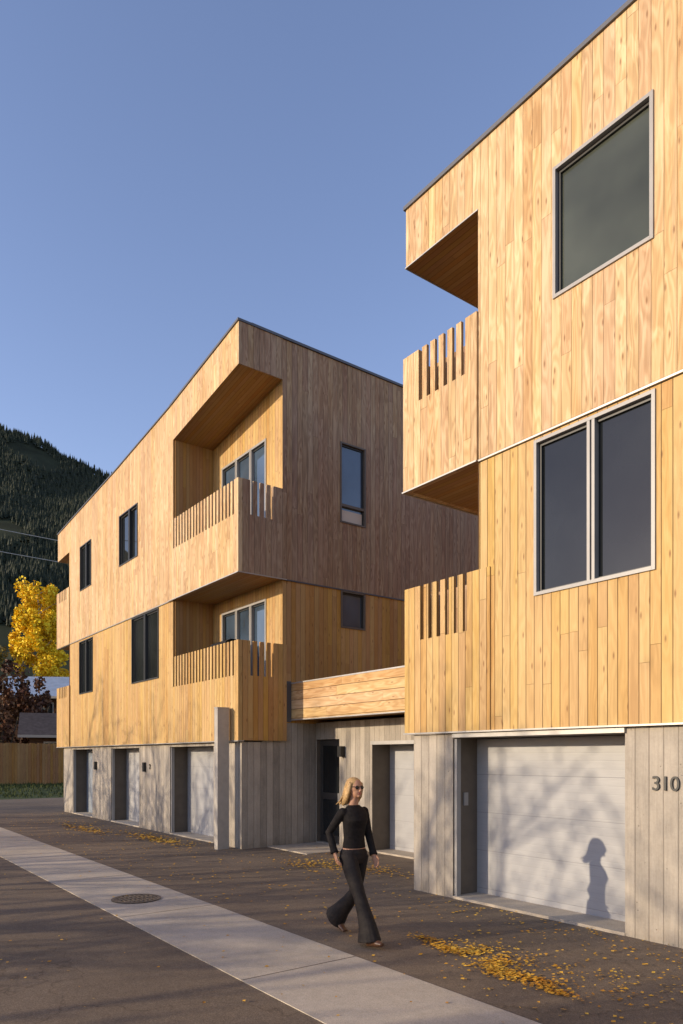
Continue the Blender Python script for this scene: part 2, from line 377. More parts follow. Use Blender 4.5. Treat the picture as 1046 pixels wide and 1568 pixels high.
# core volumes
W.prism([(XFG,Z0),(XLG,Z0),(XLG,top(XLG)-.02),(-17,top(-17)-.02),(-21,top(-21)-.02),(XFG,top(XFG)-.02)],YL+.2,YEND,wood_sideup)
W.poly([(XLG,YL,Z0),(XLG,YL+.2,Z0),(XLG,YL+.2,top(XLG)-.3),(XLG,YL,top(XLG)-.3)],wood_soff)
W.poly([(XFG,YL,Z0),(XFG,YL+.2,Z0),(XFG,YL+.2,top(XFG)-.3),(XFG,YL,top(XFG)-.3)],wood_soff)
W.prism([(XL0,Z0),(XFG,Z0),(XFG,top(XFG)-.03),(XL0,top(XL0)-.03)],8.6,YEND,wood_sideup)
W.box(XLG+.002,XLG+.03,YL+.05,YLB,Z0+.3,9.9,wood_soff)
# loggia back wall with glazing
wb1=(-16.3,-14.13,6.1,9.2); wb2=(-16.3,-14.13,2.75,5.55)
W.wall('y',YLB,XLG,XL1-.002,ZF,9.7,wood_lo,holes=[wb1],top=lambda x:capb(x)+.1)
W.wall('y',YLB,XLG,XL1-.002,Z0,ZF,wood_lo,holes=[wb2])
# side wall facing +X
ws1=(9.97,10.72,7.42,9.30); ws2=(10.0,10.72,4.97,5.84)
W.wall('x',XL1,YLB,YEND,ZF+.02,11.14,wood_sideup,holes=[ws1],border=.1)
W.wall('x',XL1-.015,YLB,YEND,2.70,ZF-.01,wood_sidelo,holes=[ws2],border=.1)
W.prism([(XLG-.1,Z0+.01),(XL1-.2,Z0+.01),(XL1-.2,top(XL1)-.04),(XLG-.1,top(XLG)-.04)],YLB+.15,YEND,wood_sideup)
# parapets of the corner balconies
for (zb,zs,zt,mf,ms) in ((ZF,7.10,7.83,wood_up,wood_sideup),(Z0,3.68,ZS,wood_lo,wood_sidelo)):
    parapet(W,'y',YL-.03,XLG-.25,XL1+.04,zb,zs,zt,[x for x in lin(-16.7,-13.62,20)],mf)
    # side, facing +X
    parapet(W,'x',XL1+.045,YL+.07,YLB+.08,zb,zs,zt,lin(7.60,8.10,4),ms)
    W.box(XLG,XL1-.06,YL+.07,YLB-.002,zb+.004,zb+.22,wood_soff)
    # far corner balcony
    parapet(W,'y',YL-.03,XL0-.05,XFG+.05,zb,zs+.35,zt,[x for x in lin(-26.7,-25.9,5)],mf)
    W.box(XL0-.05,XL0+.05,YL+.07,8.7,zb,zt,mf)
    W.box(XL0+.05,XFG,YL+.07,8.598,zb+.004,zb+.22,wood_soff)
W.obj('wood_cladding',lb)
F=MB()
def flashseg(x0,x1,y0,y1,h=.05):
    F.prism([(x0,top(x0)+.002),(x1,top(x1)+.002),(x1,top(x1)+h),(x0,top(x0)+h)],y0,y1,dflash_m)
for a,b in ((XL0-.03,-21),(-21,-17),(-17,XL1+.03)): flashseg(a,b,YL-.03,YL+.3,.05 if b>-17 else .035)
F.box(XL1-.2,XL1+.035,YL+.3,YEND,11.145,11.20,dflash_m)
F.box(XL0-.05,XLG,YL-.012,YL+.1,ZF-.012,ZF+.010,flash_m)
F.box(XLG-.25,XL1+.055,YL-.045,YL-.028,ZF-.014,ZF+.006,flash_m)
F.box(XL1+.046,XL1+.06,YL-.03,YLB+.08,ZF-.014,ZF+.006,flash_m)
F.box(XL1-.02,XL1+.012,YLB+.08,YEND,ZF-.01,ZF+.018,dflash_m)
F.box(XL0-.05,XL1+.06,YL-.045,YL+.1,Z0-.022,Z0-.003,flash_m)
F.obj('metal_flashing',lb)
G=MB()
for w in wL: G.window('y',YL,*w,glass_d,fw=.03,fm=dframe_m,mull=[w[0]+(w[1]-w[0])*.55])
for w in wLo: G.window('y',YL+.02,*w,glass_d,fw=.03,fm=dframe_m,mull=[w[0]+(w[1]-w[0])*.5])
G.window('y',YLB,*wb1,glass_side,mull=[-15.55,-14.85],trans=[],fw=.05,fm=frame_m)
G.window('y',YLB,*wb2,glass_side,mull=[-15.55,-14.85],fw=.05,fm=frame_m)
G.window('x',XL1,*ws1,glass_side,trans=[7.84],fw=.035,fm=reveal_m)
G.window('x',XL1-.015,*ws2,glass_side,fw=.035,fm=reveal_m)
G.box(XL1-.064,XL1-.055,10.05,10.65,7.49,7.74,panel_m)  # pale panel over the lower pane of the side window
G.obj('windows',lb)
C=MB(); YCL=7.385
GL=[(-25.5,-23.35,-.05,2.2),(-21.6,-19.3,-.05,2.2),(-17.2,-14.76,-.05,2.2)]
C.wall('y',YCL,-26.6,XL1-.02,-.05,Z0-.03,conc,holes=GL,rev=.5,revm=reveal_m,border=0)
C.box(XL1-.6,XL1-.018,YCL+.5,YEND,-.05,2.70,conc)
C.box(XL1-.6,XL1-.018,YCL+.003,YCL+.5,-.05,Z0-.03,conc)
C.box(-26.6,-26.58,YCL,YEND,-.05,Z0-.03,conc)
C.box(-26.55,XL1-.6,YCL+.55,YEND,0,Z0-.03,conc)
C.poly([(-26.6,YCL,Z0-.028),(XL1,YCL,Z0-.028),(XL1,YLB,Z0-.028),(-26.6,YLB,Z0-.028)],wood_soff)
C.obj('concrete_base',lb)
D=MB()
for i,g in enumerate(GL):
    D.box(g[0]+.001,g[1]-.001,YCL+.48,YCL+.52,.012,2.19,gdoorb_m if i==0 else gdoor_m)
    D.box(g[0],g[1],YCL-.01,YCL+.48,-.02,.028,pan_m)
    D.box(g[0]+.002,g[0]+.05,YCL+.02,YCL+.1,.03,2.19,frame_m)
for x in (-23.0,-18.9): D.box(x,x+.1,YCL-.07,YCL,1.55,1.8,black_m)
D.obj('garage_doors',lb)
text('2',.2,(-18.55,YCL-.012,1.62),black_m,'house_number',lb)
P=MB(); P.box(-13.82,-13.67,6.93,7.20,-.02,2.98,steel_m); P.box(-13.83,-13.66,6.92,7.21,2.98,3.0,flash_m)
P.obj('steel_post',None,bevel=.006)
# barbecue grill on lower balcony
bg=MB(); bg.box(-15.6,-14.9,7.75,8.15,2.6,3.45,black_m); bg.box(-15.75,-14.75,7.65,8.2,4.35,4.42,black_m)
for i in range(7):
    a0=math.pi*i/7; a1=math.pi*(i+1)/7; r=.27
    bg.poly([(-15.65,7.93-r*math.cos(a0),4.42+r*math.sin(a0)),(-14.85,7.93-r*math.cos(a0),4.42+r*math.sin(a0)),(-14.85,7.93-r*math.cos(a1),4.42+r*math.sin(a1)),(-15.65,7.93-r*math.cos(a1),4.42+r*math.sin(a1))],black_m)
bg.box(-15.7,-14.8,7.7,8.15,3.45,4.35,black_m)
bg.obj('barbecue_grill')

# ================================================================ LINK BETWEEN (bridge + gap wall)
lk=empty('garage_link_building')
C=MB(); YG=9.3
GG=(-11.44,-8.6,-.05,2.24); GD=(-13.43,-12.57,-.05,2.34)
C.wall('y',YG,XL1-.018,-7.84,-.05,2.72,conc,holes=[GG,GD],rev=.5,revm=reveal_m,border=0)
C.box(XL1-.01,-7.85,YG+.55,16,0,2.70,conc)
C.obj('concrete_wall',lk)
D=MB()
D.box(GG[0],GG[1],YG+.48,YG+.52,.012,2.23,gdoor_m); D.box(GG[0],GG[1],YG-.01,YG+.48,-.02,.03,pan_m)
D.box(GG[0]-.02,GG[1],YG-.03,YG+.02,2.2,2.27,flash_m)
D.box(GD[0],GD[1],YG+.1,YG+.15,.02,2.33,darkdoor_m)
for a,b,c,d in ((-13.3,-12.72,.2,1.0),(-13.3,-12.72,1.15,2.2)): D.box(a,b,YG+.085,YG+.1,c,d,glass_d)
D.box(-12.68,-12.64,YG+.04,YG+.1,.95,1.15,frame_m)
D.box(GD[0],GD[1],YG-.02,YG+.1,-.02,.03,pan_m)
D.box(-12.48,-12.36,YG-.12,YG,1.95,2.18,black_m)
D.obj('doors',lk)
B=MB()
B.box(XL1+.002,XR0-.0+.1,8.61,8.75,2.78,3.56,wood_beam)
B.box(XL1+.003,XR0+.1,8.75,16,2.78,3.35,wood_soff,mbot=wood_soff)
B.box(XL1-.01,XL1+.02,8.475,8.605,2.72,3.62,dflash_m)
B.box(XL1+.002,XR0+.1,8.60,8.76,3.562,3.59,flash_m); B.box(XL1+.002,XR0+.1,8.60,8.70,2.755,2.778,flash_m)
B.obj('walkway_bridge',lk)

# ================================================================ GROUND
def sheet(name,x0,x1,y0,y1,z,m,nx=1):
    b=MB(); b.poly([(x0,y0,z),(x1,y0,z),(x1,y1,z),(x0,y1,z)],m); return b.obj(name)
sheet('ground',-3000,3000,-3000,3000,-.012,soil_m)
sheet('alley_asphalt',-37,30,-4.0,19,-.004,asphalt_m)
b=MB()
b.box(-60,20,3.04,4.30,-.1,.003,pan_m)
o=b.obj('concrete_drainage_strip')
b=MB()
for x in [ -33+3.05*i for i in range(17)]: b.box(x,x+.012,3.04,4.30,.0035,.0045,reveal_m)
b.obj('strip_joints',o)
b=MB(); b.box(-13.42,-11.9,8.0,9.29,-.02,.018,pan_m); b.obj('concrete_threshold',lk)
# round drain grate
dg=MB(); cx,cy=-9.57,3.62; R=.33
ring=[(math.cos(a),math.sin(a)) for a in [2*math.pi*i/36 for i in range(36)]]
dg.poly([(cx+R*c,cy+R*s,.0065) for c,s in ring],black_m)
for i in range(36):
    a=ring[i]; b2=ring[(i+1)%36]
    dg.poly([(cx+R*a[0],cy+R*a[1],.014),(cx+R*b2[0],cy+R*b2[1],.014),(cx+R*.86*b2[0],cy+R*.86*b2[1],.014),(cx+R*.86*a[0],cy+R*.86*a[1],.014)],reveal_m)
for i in range(-4,5):
    y=i*.062; hw=math.sqrt(max(0,(R*.87)**2-y*y)); dg.box(cx-hw,cx+hw,cy+y-.014,cy+y+.014,.007,.013,reveal_m)
for i in (-1,0,1): 
    x=i*.15; hw=math.sqrt((R*.87)**2-x*x); dg.box(cx+x-.016,cx+x+.016,cy-hw,cy+hw,.007,.0135,reveal_m)
dg.obj('drain_grate')
# grass verge
gv=MB(); nx,ny=16,40
def gz(x,y):
    t=max(0,min(1,(-35.5-x)/5)); return -.03+.38*t*t*(3-2*t)+.05*mnoise.noise(Vector((x*.5,y*.5,0)))*t
for i in range(nx):
    for j in range(ny):
        x0=-35-i*2.2; x1=x0-2.2; y0=-20+j*2; y1=y0+2
        gv.poly([(x0,y0,gz(x0,y0)),(x0,y1,gz(x0,y1)),(x1,y1,gz(x1,y1)),(x1,y0,gz(x1,y0))],grass_m)
for k in range(9000):
    x=-36-random.random()*8; y=random.uniform(-6,22); z=gz(x,y); h=random.uniform(.06,.2); a=random.random()*3.14; w=.03
    gv.poly([(x-w*math.cos(a),y-w*math.sin(a),z),(x+w*math.cos(a),y+w*math.sin(a),z),(x+random.uniform(-.06,.06),y+random.uniform(-.06,.06),z+h)],grass_m)
gv.obj('grass_verge')
# fallen leaves
fl=MB()
def leaf(x,y,s,z=.004):
    a=random.random()*6.28; t=random.uniform(-.4,.4); zz=z+random.random()*.012
    c,sn=math.cos(a)*s,math.sin(a)*s
    fl.poly([(x-c,y-sn,zz),(x-sn*.6,y+c*.6,zz+s*.25),(x+c,y+sn,zz+abs(t)*s*.6),(x+sn*.6,y-c*.6,zz)],gold_l)
def pile(cx,cy,sx,sy,n,s=.03):
    for _ in range(n): leaf(cx+random.gauss(0,sx),cy+random.gauss(0,sy),random.uniform(.55,1.15)*s)
for (cx_,cy_,sx_,sy_,n_) in ((-4.55,5.2,.10,.13,280),(-4.3,5.02,.13,.07,280),(-3.98,5.1,.12,.05,200),(-3.75,4.97,.12,.04,160),(-5.0,5.33,.08,.10,160),(-5.25,5.2,.15,.05,190),(-5.6,5.32,.14,.05,120),(-4.75,5.5,.4,.2,150),(-4.2,5.4,.5,.2,150)): pile(cx_,cy_,sx_,sy_,n_,.024)
pile(-9.9,7.8,.6,.25,350); pile(-10.7,7.3,.5,.3,300); pile(-16.3,6.65,.9,.18,420,.045); pile(-19.6,6.0,1.0,.2,260,.045); pile(-3.3,5.8,.5,.4,150,.024); pile(-12,8.6,.5,.3,120)
for _ in range(1300): leaf(random.uniform(-26,-2),random.uniform(4.4,7.2),random.uniform(.012,.03))
for _ in range(220): leaf(random.uniform(-7,-2.5),random.uniform(6.4,7.1),random.uniform(.012,.026))
for _ in range(220): leaf(random.uniform(-20,-2),random.uniform(1.,4.4),random.uniform(.012,.025))
fl.obj('fallen_leaves')

# ================================================================ VEGETATION
def tube(mb,p,q,r0,r1,m,n=5):
    d=(q-p); 
    if d.length<1e-5: return
    d.normalize(); a=d.orthogonal().normalized(); b=d.cross(a); i=len(mb.v)
    for k in range(n):
        t=2*math.pi*k/n; o=a*math.cos(t)+b*math.sin(t); mb.v.append(tuple(p+o*r0)); mb.v.append(tuple(q+o*r1))
    mi=mb.mat(m)
    for k in range(n):
        k2=(k+1)%n; mb.f.append((i+2*k,i+2*k2,i+2*k2+1,i+2*k+1)); mb.mi.append(mi)
def rv(s=1): return Vector((random.gauss(0,s),random.gauss(0,s),random.gauss(0,s)))
def leafq(mb,p,s,m):
    a=rv().normalized()*s; b=a.cross(rv()).normalized()*s*.7; mb.poly([p-a,p-b,p+a,p+b],m)
def grow(mb,p,d,L,r,lvl,maxl,bark,leafm,nleaf,ls,up=.12):
    segs=3; q=p.copy(); 
    for i in range(segs):
        d=(d+rv(.11)+Vector((0,0,up*.4))).normalized(); q2=q+d*L/segs; ra=r*(1-.25*i/segs*1.6); rb2=r*(1-.25*(i+1)/segs*1.6)
        tube(mb,q,q2,ra,rb2,bark,6 if lvl<2 else 4); 
        if lvl<maxl and i>0:
            for _ in range(2 if lvl>0 else 3):
                nd=(d*.55+rv(.55)); nd.z=abs(nd.z)*.7+.05; nd.normalize()
                grow(mb,q2,nd,L*random.uniform(.5,.72),r*.45,lvl+1,maxl,bark,leafm,nleaf,ls,up)
        q=q2
    if lvl<maxl:
        grow(mb,q,d,L*.7,r*.6,lvl+1,maxl,bark,leafm,nleaf,ls,up)
    else:
        for _ in range(nleaf): leafq(mb,q+rv(.28),ls*random.uniform(.6,1.3),leafm)
def baretree(x,y,h,seed,nleaf=5,maxl=3):
    random.seed(seed); mb=MB()
    grow(mb,Vector((x,y,-.1)),Vector((0,0,1)),h*.42,h*.016,0,maxl,bark_m,gold_l,nleaf,.06)
    return mb.obj('bare_tree')
for i,(x,y,h,nl) in enumerate([(-37,-13,9,4),(-32.5,-15,10,4),(-28,-12.5,9,4),(-24,-15,9.5,5),(-20.5,-13,8.5,4),(-16.5,-14.5,9,3),(-13.4,-10,7.6,2),(-10.2,-13,8.6,2),(-5,-13,9.5,5)]):
    baretree(x,y,h,50+i,nl)
# nearer young trees along the alley edge
for i,(x,y,h) in enumerate([(-14.6,-6.2,5.6),(-17.6,-7.4,6.4),(-21.6,-6.4,6.0),(-26.2,-7.0,6.4),(-31.5,-6.5,6.2),(-5.6,-6.0,5.2)]):
    baretree(x,y,h*1.05,90+i,3,2)
def crownleaves(mb,c,rx,ry,rz,n,s,m,clumps=26,seed=1):
    random.seed(seed); cl=[]
    while len(cl)<clumps:
        p=Vector([random.uniform(-1,1) for _ in range(3)])
        if p.length<1 and p.length>.25: cl.append((Vector((p.x*rx,p.y*ry,p.z*rz)),random.uniform(.16,.36)))
    for _ in range(n):
        o,r=random.choice(cl); q=rv(); q=q.normalized()*(random.random()**.5)*r
        leafq(mb,c+o+Vector((q.x*rx,q.y*ry,q.z*rz*.8)),s*random.uniform(.6,1.3),m)
# dense shrubs on the far (south) side of the alley
random.seed(3)
hs_=[random.uniform(2.3,4.3) for _ in range(26)]
for i in range(26):
    random.seed(500+i)
    sh=MB()
    x=-40+i*1.75+random.uniform(-.5,.5); h=hs_[i]
    for k in range(5): tube(sh,Vector((x+random.uniform(-.3,.3),-14+random.uniform(-.3,.3),0)),Vector((x+random.uniform(-.8,.8),-14+random.uniform(-.6,.6),h*.8)),.04,.01,bark_m,4)
    crownleaves(sh,Vector((x,-14,h*.5)),1.15,1.0,h*.52,650,.13,olive_l,20,100+i)
    sh.obj('shrub')
# yellow aspen
random.seed(11)
at=MB(); A=Vector((-79.1,19.3,0))
tube(at,A,A+Vector((.3,.2,12)),.25,.14,aspenbark_m,8); tube(at,A+Vector((.3,.2,12)),A+Vector((.2,0,19.5)),.14,.03,aspenbark_m,6)
for i in range(26):
    z=9+i*.4; a=random.random()*6.28; tube(at,A+Vector((.3,.2,z)),A+Vector((.3+math.cos(a)*1.6,.2+math.sin(a)*1.6,z+1.0)),.05,.012,aspenbark_m,4)
crownleaves(at,A+Vector((.2,.1,16.3)),2.4,2.4,4.4,7500,.17,aspen_l,44,5)
crownleaves(at,A+Vector((-.2,.3,12.5)),2.9,2.9,3.6,7000,.17,aspen_l,38,6)
at.obj('aspen_tree')
random.seed(12)
at=MB(); A=Vector((-80.5,13.8,0))
tube(at,A,A+Vector((0,0,13)),.2,.05,bark_m,8)
for i in range(20):
    z=5+i*.4; a=random.random()*6.28; tube(at,A+Vector((0,0,z)),A+Vector((math.cos(a)*2,math.sin(a)*2,z+1.2)),.05,.012,bark_m,4)
olivey=leaf_mat('yellow_green_leaves',((.10,.08,.02),(.22,.17,.04),(.34,.26,.06)))
crownleaves(at,A+Vector((0,0,10.2)),2.6,2.6,4.2,5200,.16,olivey,34,8)
at.obj('cottonwood_tree')
for i,(x,y,h,r,m) in enumerate([(-58.2,11.6,9.6,2.7,red_l),(-56.5,14.2,7.6,2.0,red_l),(-61,9.0,8.5,2.6,red_l),(-50.5,15.4,3.4,1.6,red_l)]):
    random.seed(30+i); s=MB()
    for k in range(6): tube(s,Vector((x,y,0)),Vector((x+random.uniform(-1,1)*r*.6,y+random.uniform(-1,1)*r*.6,h*.8)),.09,.02,bark_m,5)
    crownleaves(s,Vector((x,y,h*.56)),r,r,h*.45,4200,.15,m,34,60+i); s.obj('maroon_shrub')
# conifers
def conifer(mb,p,h,r,layers,n,m):
    for l in range(layers):
        t=l/layers; zb=p.z+h*(.08+.86*t); zt=zb+h*(1.7/layers); rr=r*(1-t)*random.uniform(.85,1.15)+.04*r
        i=len(mb.v); mb.v.append((p.x,p.y,min(zt,p.z+h))); a0=random.random()*6
        for k in range(n):
            a=a0+2*math.pi*k/n; q=rr*random.uniform(.62,1.15); mb.v.append((p.x+q*math.cos(a),p.y+q*math.sin(a),zb-random.random()*h*.03))
        mi=mb.mat(m)
        for k in range(n): mb.f.append((i,i+1+k,i+1+(k+1)%n)); mb.mi.append(mi)
for i,(x,y,h) in enumerate([(-118,30,27),(-112,24,22),(-124,38,29),(-108,38,25),(-128,22,26)]):
    random.seed(80+i); c=MB(); tube(c,Vector((x,y,0)),Vector((x,y,h*.9)),.3,.05,bark_m,6); conifer(c,Vector((x,y,0)),h,3.2,13,13,conif_m); c.obj('conifer_tree')
# forested mountain (local frame: +y away from the alley, +x sideways)
hillrot=math.atan2(.8021,.5972)
def ridge(R):
    P=[(-1400,520),(-900,545),(-620,500),(-475,455),(-420,439),(-385,416),(-350,400),(-314,390),(-200,325),(0,240),(300,150),(900,90)]
    for i in range(len(P)-1):
        if R<=P[i+1][0]: 
            t=(R-P[i][0])/(P[i+1][0]-P[i][0]); return P[i][1]+(P[i+1][1]-P[i][1])*max(0,t)
    return 90
def hz(R,Fd):
    s=(Fd-260)/740
    if s<=0: return -2
    e=ridge(R*(1000/max(Fd,260))*.6+R*.4)
    z=e*(s**1.12 if s<1 else 1-(s-1)*.9)
    z+=mnoise.noise(Vector((R*.006,Fd*.004,1)))*34*min(1,s*2)*(1-min(1,max(0,s))*.85)+ (mnoise.noise(Vector((R*.02,Fd*.012,4)))*9)*min(1,s*3)*(1-min(1,max(0,s))*.6)
    return z
hm=MB(); RS=[-1400+i*25 for i in range(93)]; FS=[240+i*22 for i in range(48)]
idx={}
for i,r in enumerate(RS):
    for j,f in enumerate(FS): idx[i,j]=len(hm.v); hm.v.append((r,f,hz(r,f)))
mi=hm.mat(hill_m)
for i in range(len(RS)-1):
    for j in range(len(FS)-1): hm.f.append((idx[i,j],idx[i+1,j],idx[i+1,j+1],idx[i,j+1])); hm.mi.append(mi)
ho=hm.obj('forested_mountain',smooth=True); ho.rotation_euler=(0,0,hillrot)
ct=MB(); random.seed(21)
for _ in range(15000):
    Fd=random.uniform(420,1010); u=random.uniform(-.60,-.22); R=u*Fd
    if mnoise.noise(Vector((R*.012,Fd*.009,7)))>.42: continue
    h=random.uniform(5,11); conifer(ct,Vector((R,Fd,hz(R,Fd)-.5)),h,h*.2,3,5,conif_m)
for _ in range(900):
    R=random.uniform(-640,-200); Fd=random.uniform(985,1004); h=random.uniform(6,14); conifer(ct,Vector((R,Fd,hz(R,Fd)-1)),h,h*.18,4,6,conif_m)
co=ct.obj('conifer_forest'); co.rotation_euler=(0,0,hillrot)

# ================================================================ FENCE, CABINS, POWER LINE
f=MB(); y=-12.; random.seed(5)
while y<26:
    w=.145; f.box(-44.0,-43.97,y,y+w-.012,.3,2.72+random.uniform(-.03,.03),wood_fence); y+=w
for z in (.7,1.5,2.4): f.box(-44.05,-44.001,-12,26,z,z+.09,wood_fence)
for i in range(17): f.box(-44.16,-44.051,-12+i*2.4,-11.89+i*2.4,.1,2.6,wood_fence)
f.obj('wooden_fence')
logw=plain('stained_siding',(.075,.035,.018),.8,0,.3,2,.3)
roofb=plain('metal_roof_blue',(.30,.36,.44),.45,.2,.5,2,.15)
roofd=plain('shingle_roof',(.07,.055,.05),.9,0,.2,4,.3)
eave=plain('eave_trim',(.35,.30,.24),.7)
def cabin(cx,cy,L,Wd,ze,zr,rot,rm):
    m=MB(); 
    n=int(ze/.25)
    for i in range(n): m.box(-L/2,L/2,-Wd/2-(.03 if i%2 else 0),Wd/2,i*.25,(i+1)*.25-.01,logw)
    for s in (-1,1):
        m.poly([(s*L/2,-Wd/2,ze-.05),(s*L/2,Wd/2,ze-.05),(s*L/2,0,zr)],logw)
        o=.7
        y1=s*(Wd/2+o); z1=ze-(zr-ze)*o/(Wd/2)
        m.poly([(-L/2-o,0,zr+.1),(L/2+o,0,zr+.1),(L/2+o,y1,z1+.1),(-L/2-o,y1,z1+.1)],rm)
        m.poly([(-L/2-o,0,zr-.08),(L/2+o,0,zr-.08),(L/2+o,y1,z1-.08),(-L/2-o,y1,z1-.08)],eave)
        m.poly([(-L/2-o,y1,z1-.08),(L/2+o,y1,z1-.08),(L/2+o,y1,z1+.1),(-L/2-o,y1,z1+.1)],eave)
        for e in (-1,1): m.poly([(e*(L/2+o),0,zr-.08),(e*(L/2+o),y1,z1-.08),(e*(L/2+o),y1,z1+.1),(e*(L/2+o),0,zr+.1)],eave)
    for x in (-L*.3,0,L*.3):
        m.box(x-.5,x+.5,-Wd/2-.08,-Wd/2,ze-1.9,ze-.7,eave); m.box(x-.42,x+.42,-Wd/2-.1,-Wd/2-.07,ze-1.82,ze-.78,glass_d)
        y=x*.7; m.box(L/2,L/2+.06,y-.5,y+.5,ze-1.9,ze-.7,eave); m.box(L/2+.055,L/2+.08,y-.42,y+.42,ze-1.82,ze-.78,glass_d)
    o=m.obj('log_cabin'); o.location=(cx,cy,0); o.rotation_euler=(0,0,rot)
cabin(-66.5,18.2,7.5,8,7.2,9.0,math.radians(60),roofb)
cabin(-53.5,16.2,7,5,3.7,5.0,math.radians(75),roofd)
# power line strung across the end of the alley
wire_m=plain('aluminium_wire',(.45,.43,.40),.5,0,.5)
pw=MB()
for dz in (0,1.6):
    P0=Vector((-58,-16,20.6-dz)); P1=Vector((-54,46,18.4-dz))
    g=lambda t: P0.lerp(P1,t)-Vector((0,0,4*1.3*t*(1-t)))
    for k in range(20): tube(pw,g(k/20),g((k+1)/20),.03,.03,wire_m,5)
for P,hh in (((-58,-16),21),((-54,46),19)):
    tube(pw,Vector((*P,0)),Vector((*P,hh)),.17,.11,bark_m,8); pw.box(P[0]-.06,P[0]+.06,P[1]-.9,P[1]+.9,hh-.5,hh-.38,bark_m)
pw.obj('power_line')

# ================================================================ WALKING WOMAN
def loft(bm,pts,n=16,up=Vector((1,0,0))):
    rings=[]
    for i,(c,ra,rb) in enumerate(pts):
        c=Vector(c)
        a=Vector(pts[max(0,i-1)][0]); b=Vector(pts[min(len(pts)-1,i+1)][0]); d=(b-a).normalized()
        x=(up-d*up.dot(d)).normalized(); y=d.cross(x)
        rings.append([bm.verts.new(c+x*ra*math.cos(2*math.pi*k/n)+y*rb*math.sin(2*math.pi*k/n)) for k in range(n)])
    for i in range(len(rings)-1):
        for k in range(n): bm.faces.new((rings[i][k],rings[i][(k+1)%n],rings[i+1][(k+1)%n],rings[i+1][k]))
    bm.faces.new(rings[0][::-1]); bm.faces.new(rings[-1])
def ell(bm,c,r,rot=None,seg=20):
    M=Matrix.Translation(Vector(c))@(rot or Matrix.Identity(4))@Matrix.Diagonal((*r,1)); bmesh.ops.create_uvsphere(bm,u_segments=seg,v_segments=seg//2+4,radius=1,matrix=M)
def finish(bm,name,mat,parent,vox=.006,sm=3,thin=False):
    bmesh.ops.recalc_face_normals(bm,faces=bm.faces)
    me=bpy.data.meshes.new(name); bm.to_mesh(me); bm.free(); o=bpy.data.objects.new(name,me); COL.objects.link(o)
    me.materials.append(mat)
    r=o.modifiers.new('r','REMESH'); r.mode='VOXEL'; r.voxel_size=vox; r.use_smooth_shade=True
    s=o.modifiers.new('s','SMOOTH'); s.iterations=sm; s.factor=.5
    o.parent=parent; return o
skin_m=plain('skin',(.44,.23,.14),.55,0,.35)
cloth_m=plain('black_knit',(.016,.013,.012),.85,0,.2,30,.3,.3)
trouser_m=plain('black_trousers',(.020,.015,.013),.75,0,.3,25,.3,.3)
hair_m=plain('blonde_hair',(.44,.27,.11),.5,0,.35,40,.4,.5)
shoe_m=plain('brown_leather_boots',(.11,.05,.025),.4)
lens_m=plain('sunglass_lens',(.01,.01,.01),.1)
lip_m=plain('lips',(.42,.13,.10),.5)
wo=empty('walking_woman',(-6.106,4.709,0.003))
V=Vector
bm=bmesh.new()
loft(bm,[((-.0,0,.86),.10,.15),((0,0,.93),.108,.155),((.005,0,1.0),.085,.125),((.008,0,1.08),.08,.112),((.012,0,1.2),.09,.125),((.02,0,1.29),.10,.135),((.01,0,1.37),.070,.145),((.0,0,1.405),.050,.105),((.0,0,1.435),.046,.055),((.012,0,1.5),.045,.047),((.02,0,1.54),.045,.047)],20)
# head
ell(bm,(.022,0,1.622),(.088,.072,.095)); ell(bm,(.048,0,1.572),(.058,.054,.066)); ell(bm,(.092,0,1.532),(.018,.02,.017))
loft(bm,[((.100,0,1.628),.010,.009),((.117,0,1.602),.014,.012),((.122,0,1.588),.015,.015),((.108,0,1.580),.010,.012)],8)
for s in (-1,1): ell(bm,(.012,s*.074,1.60),(.018,.009,.030),seg=10)
# arms and hands
def arm(sh,el,wr,fd,palm):
    sh,el,wr=V(sh),V(el),V(wr)
    loft(bm,[(sh,.04,.04),(sh.lerp(el,.15),.042,.042),(sh.lerp(el,.3),.041,.041),(sh.lerp(el,.8),.035,.035),(el,.034,.034),(el.lerp(wr,.3),.034,.034),(el.lerp(wr,.8),.023,.025),(wr,.020,.024)],12)
    fd=V(fd).normalized(); palm=V(palm).normalized(); side=fd.cross(palm).normalized()
    loft(bm,[(wr,.018,.024),(wr+fd*.04,.015,.036),(wr+fd*.085,.013,.038)],12,up=palm)
    for k,(o,l) in enumerate(((-.028,.066),(-.009,.075),(.010,.070),(.028,.056))):
        b=wr+fd*.078+side*o; k1=b+fd*l*.45+palm*l*.12; k2=k1+fd*l*.30+palm*l*.22; k3=k2+fd*l*.16+palm*l*.22
        loft(bm,[(b,.0088,.0088),(k1,.0083,.0083),(k2,.0075,.0075),(k3,.0062,.0062)],8,up=palm)
    tb=wr+fd*.022-side*.026; t1=tb+fd*.03-side*.022+palm*.012; t2=t1+fd*.028-side*.006+palm*.012
    loft(bm,[(tb,.012,.012),(t1,.0105,.0105),(t2,.008,.008)],8,up=palm)
RS_,RE_,RW_=(-.005,-.145,1.36),(-.165,-.205,1.135),(-.05,-.215,.925)
LS_,LE_,LW_=(-.005,.145,1.36),(.02,.19,1.10),(.13,.17,.895)
arm(RS_,RE_,RW_,(.45,-.0,-.9),(.3,.95,.1)); arm(LS_,LE_,LW_,(.5,0,-.87),(.3,-.95,.1))
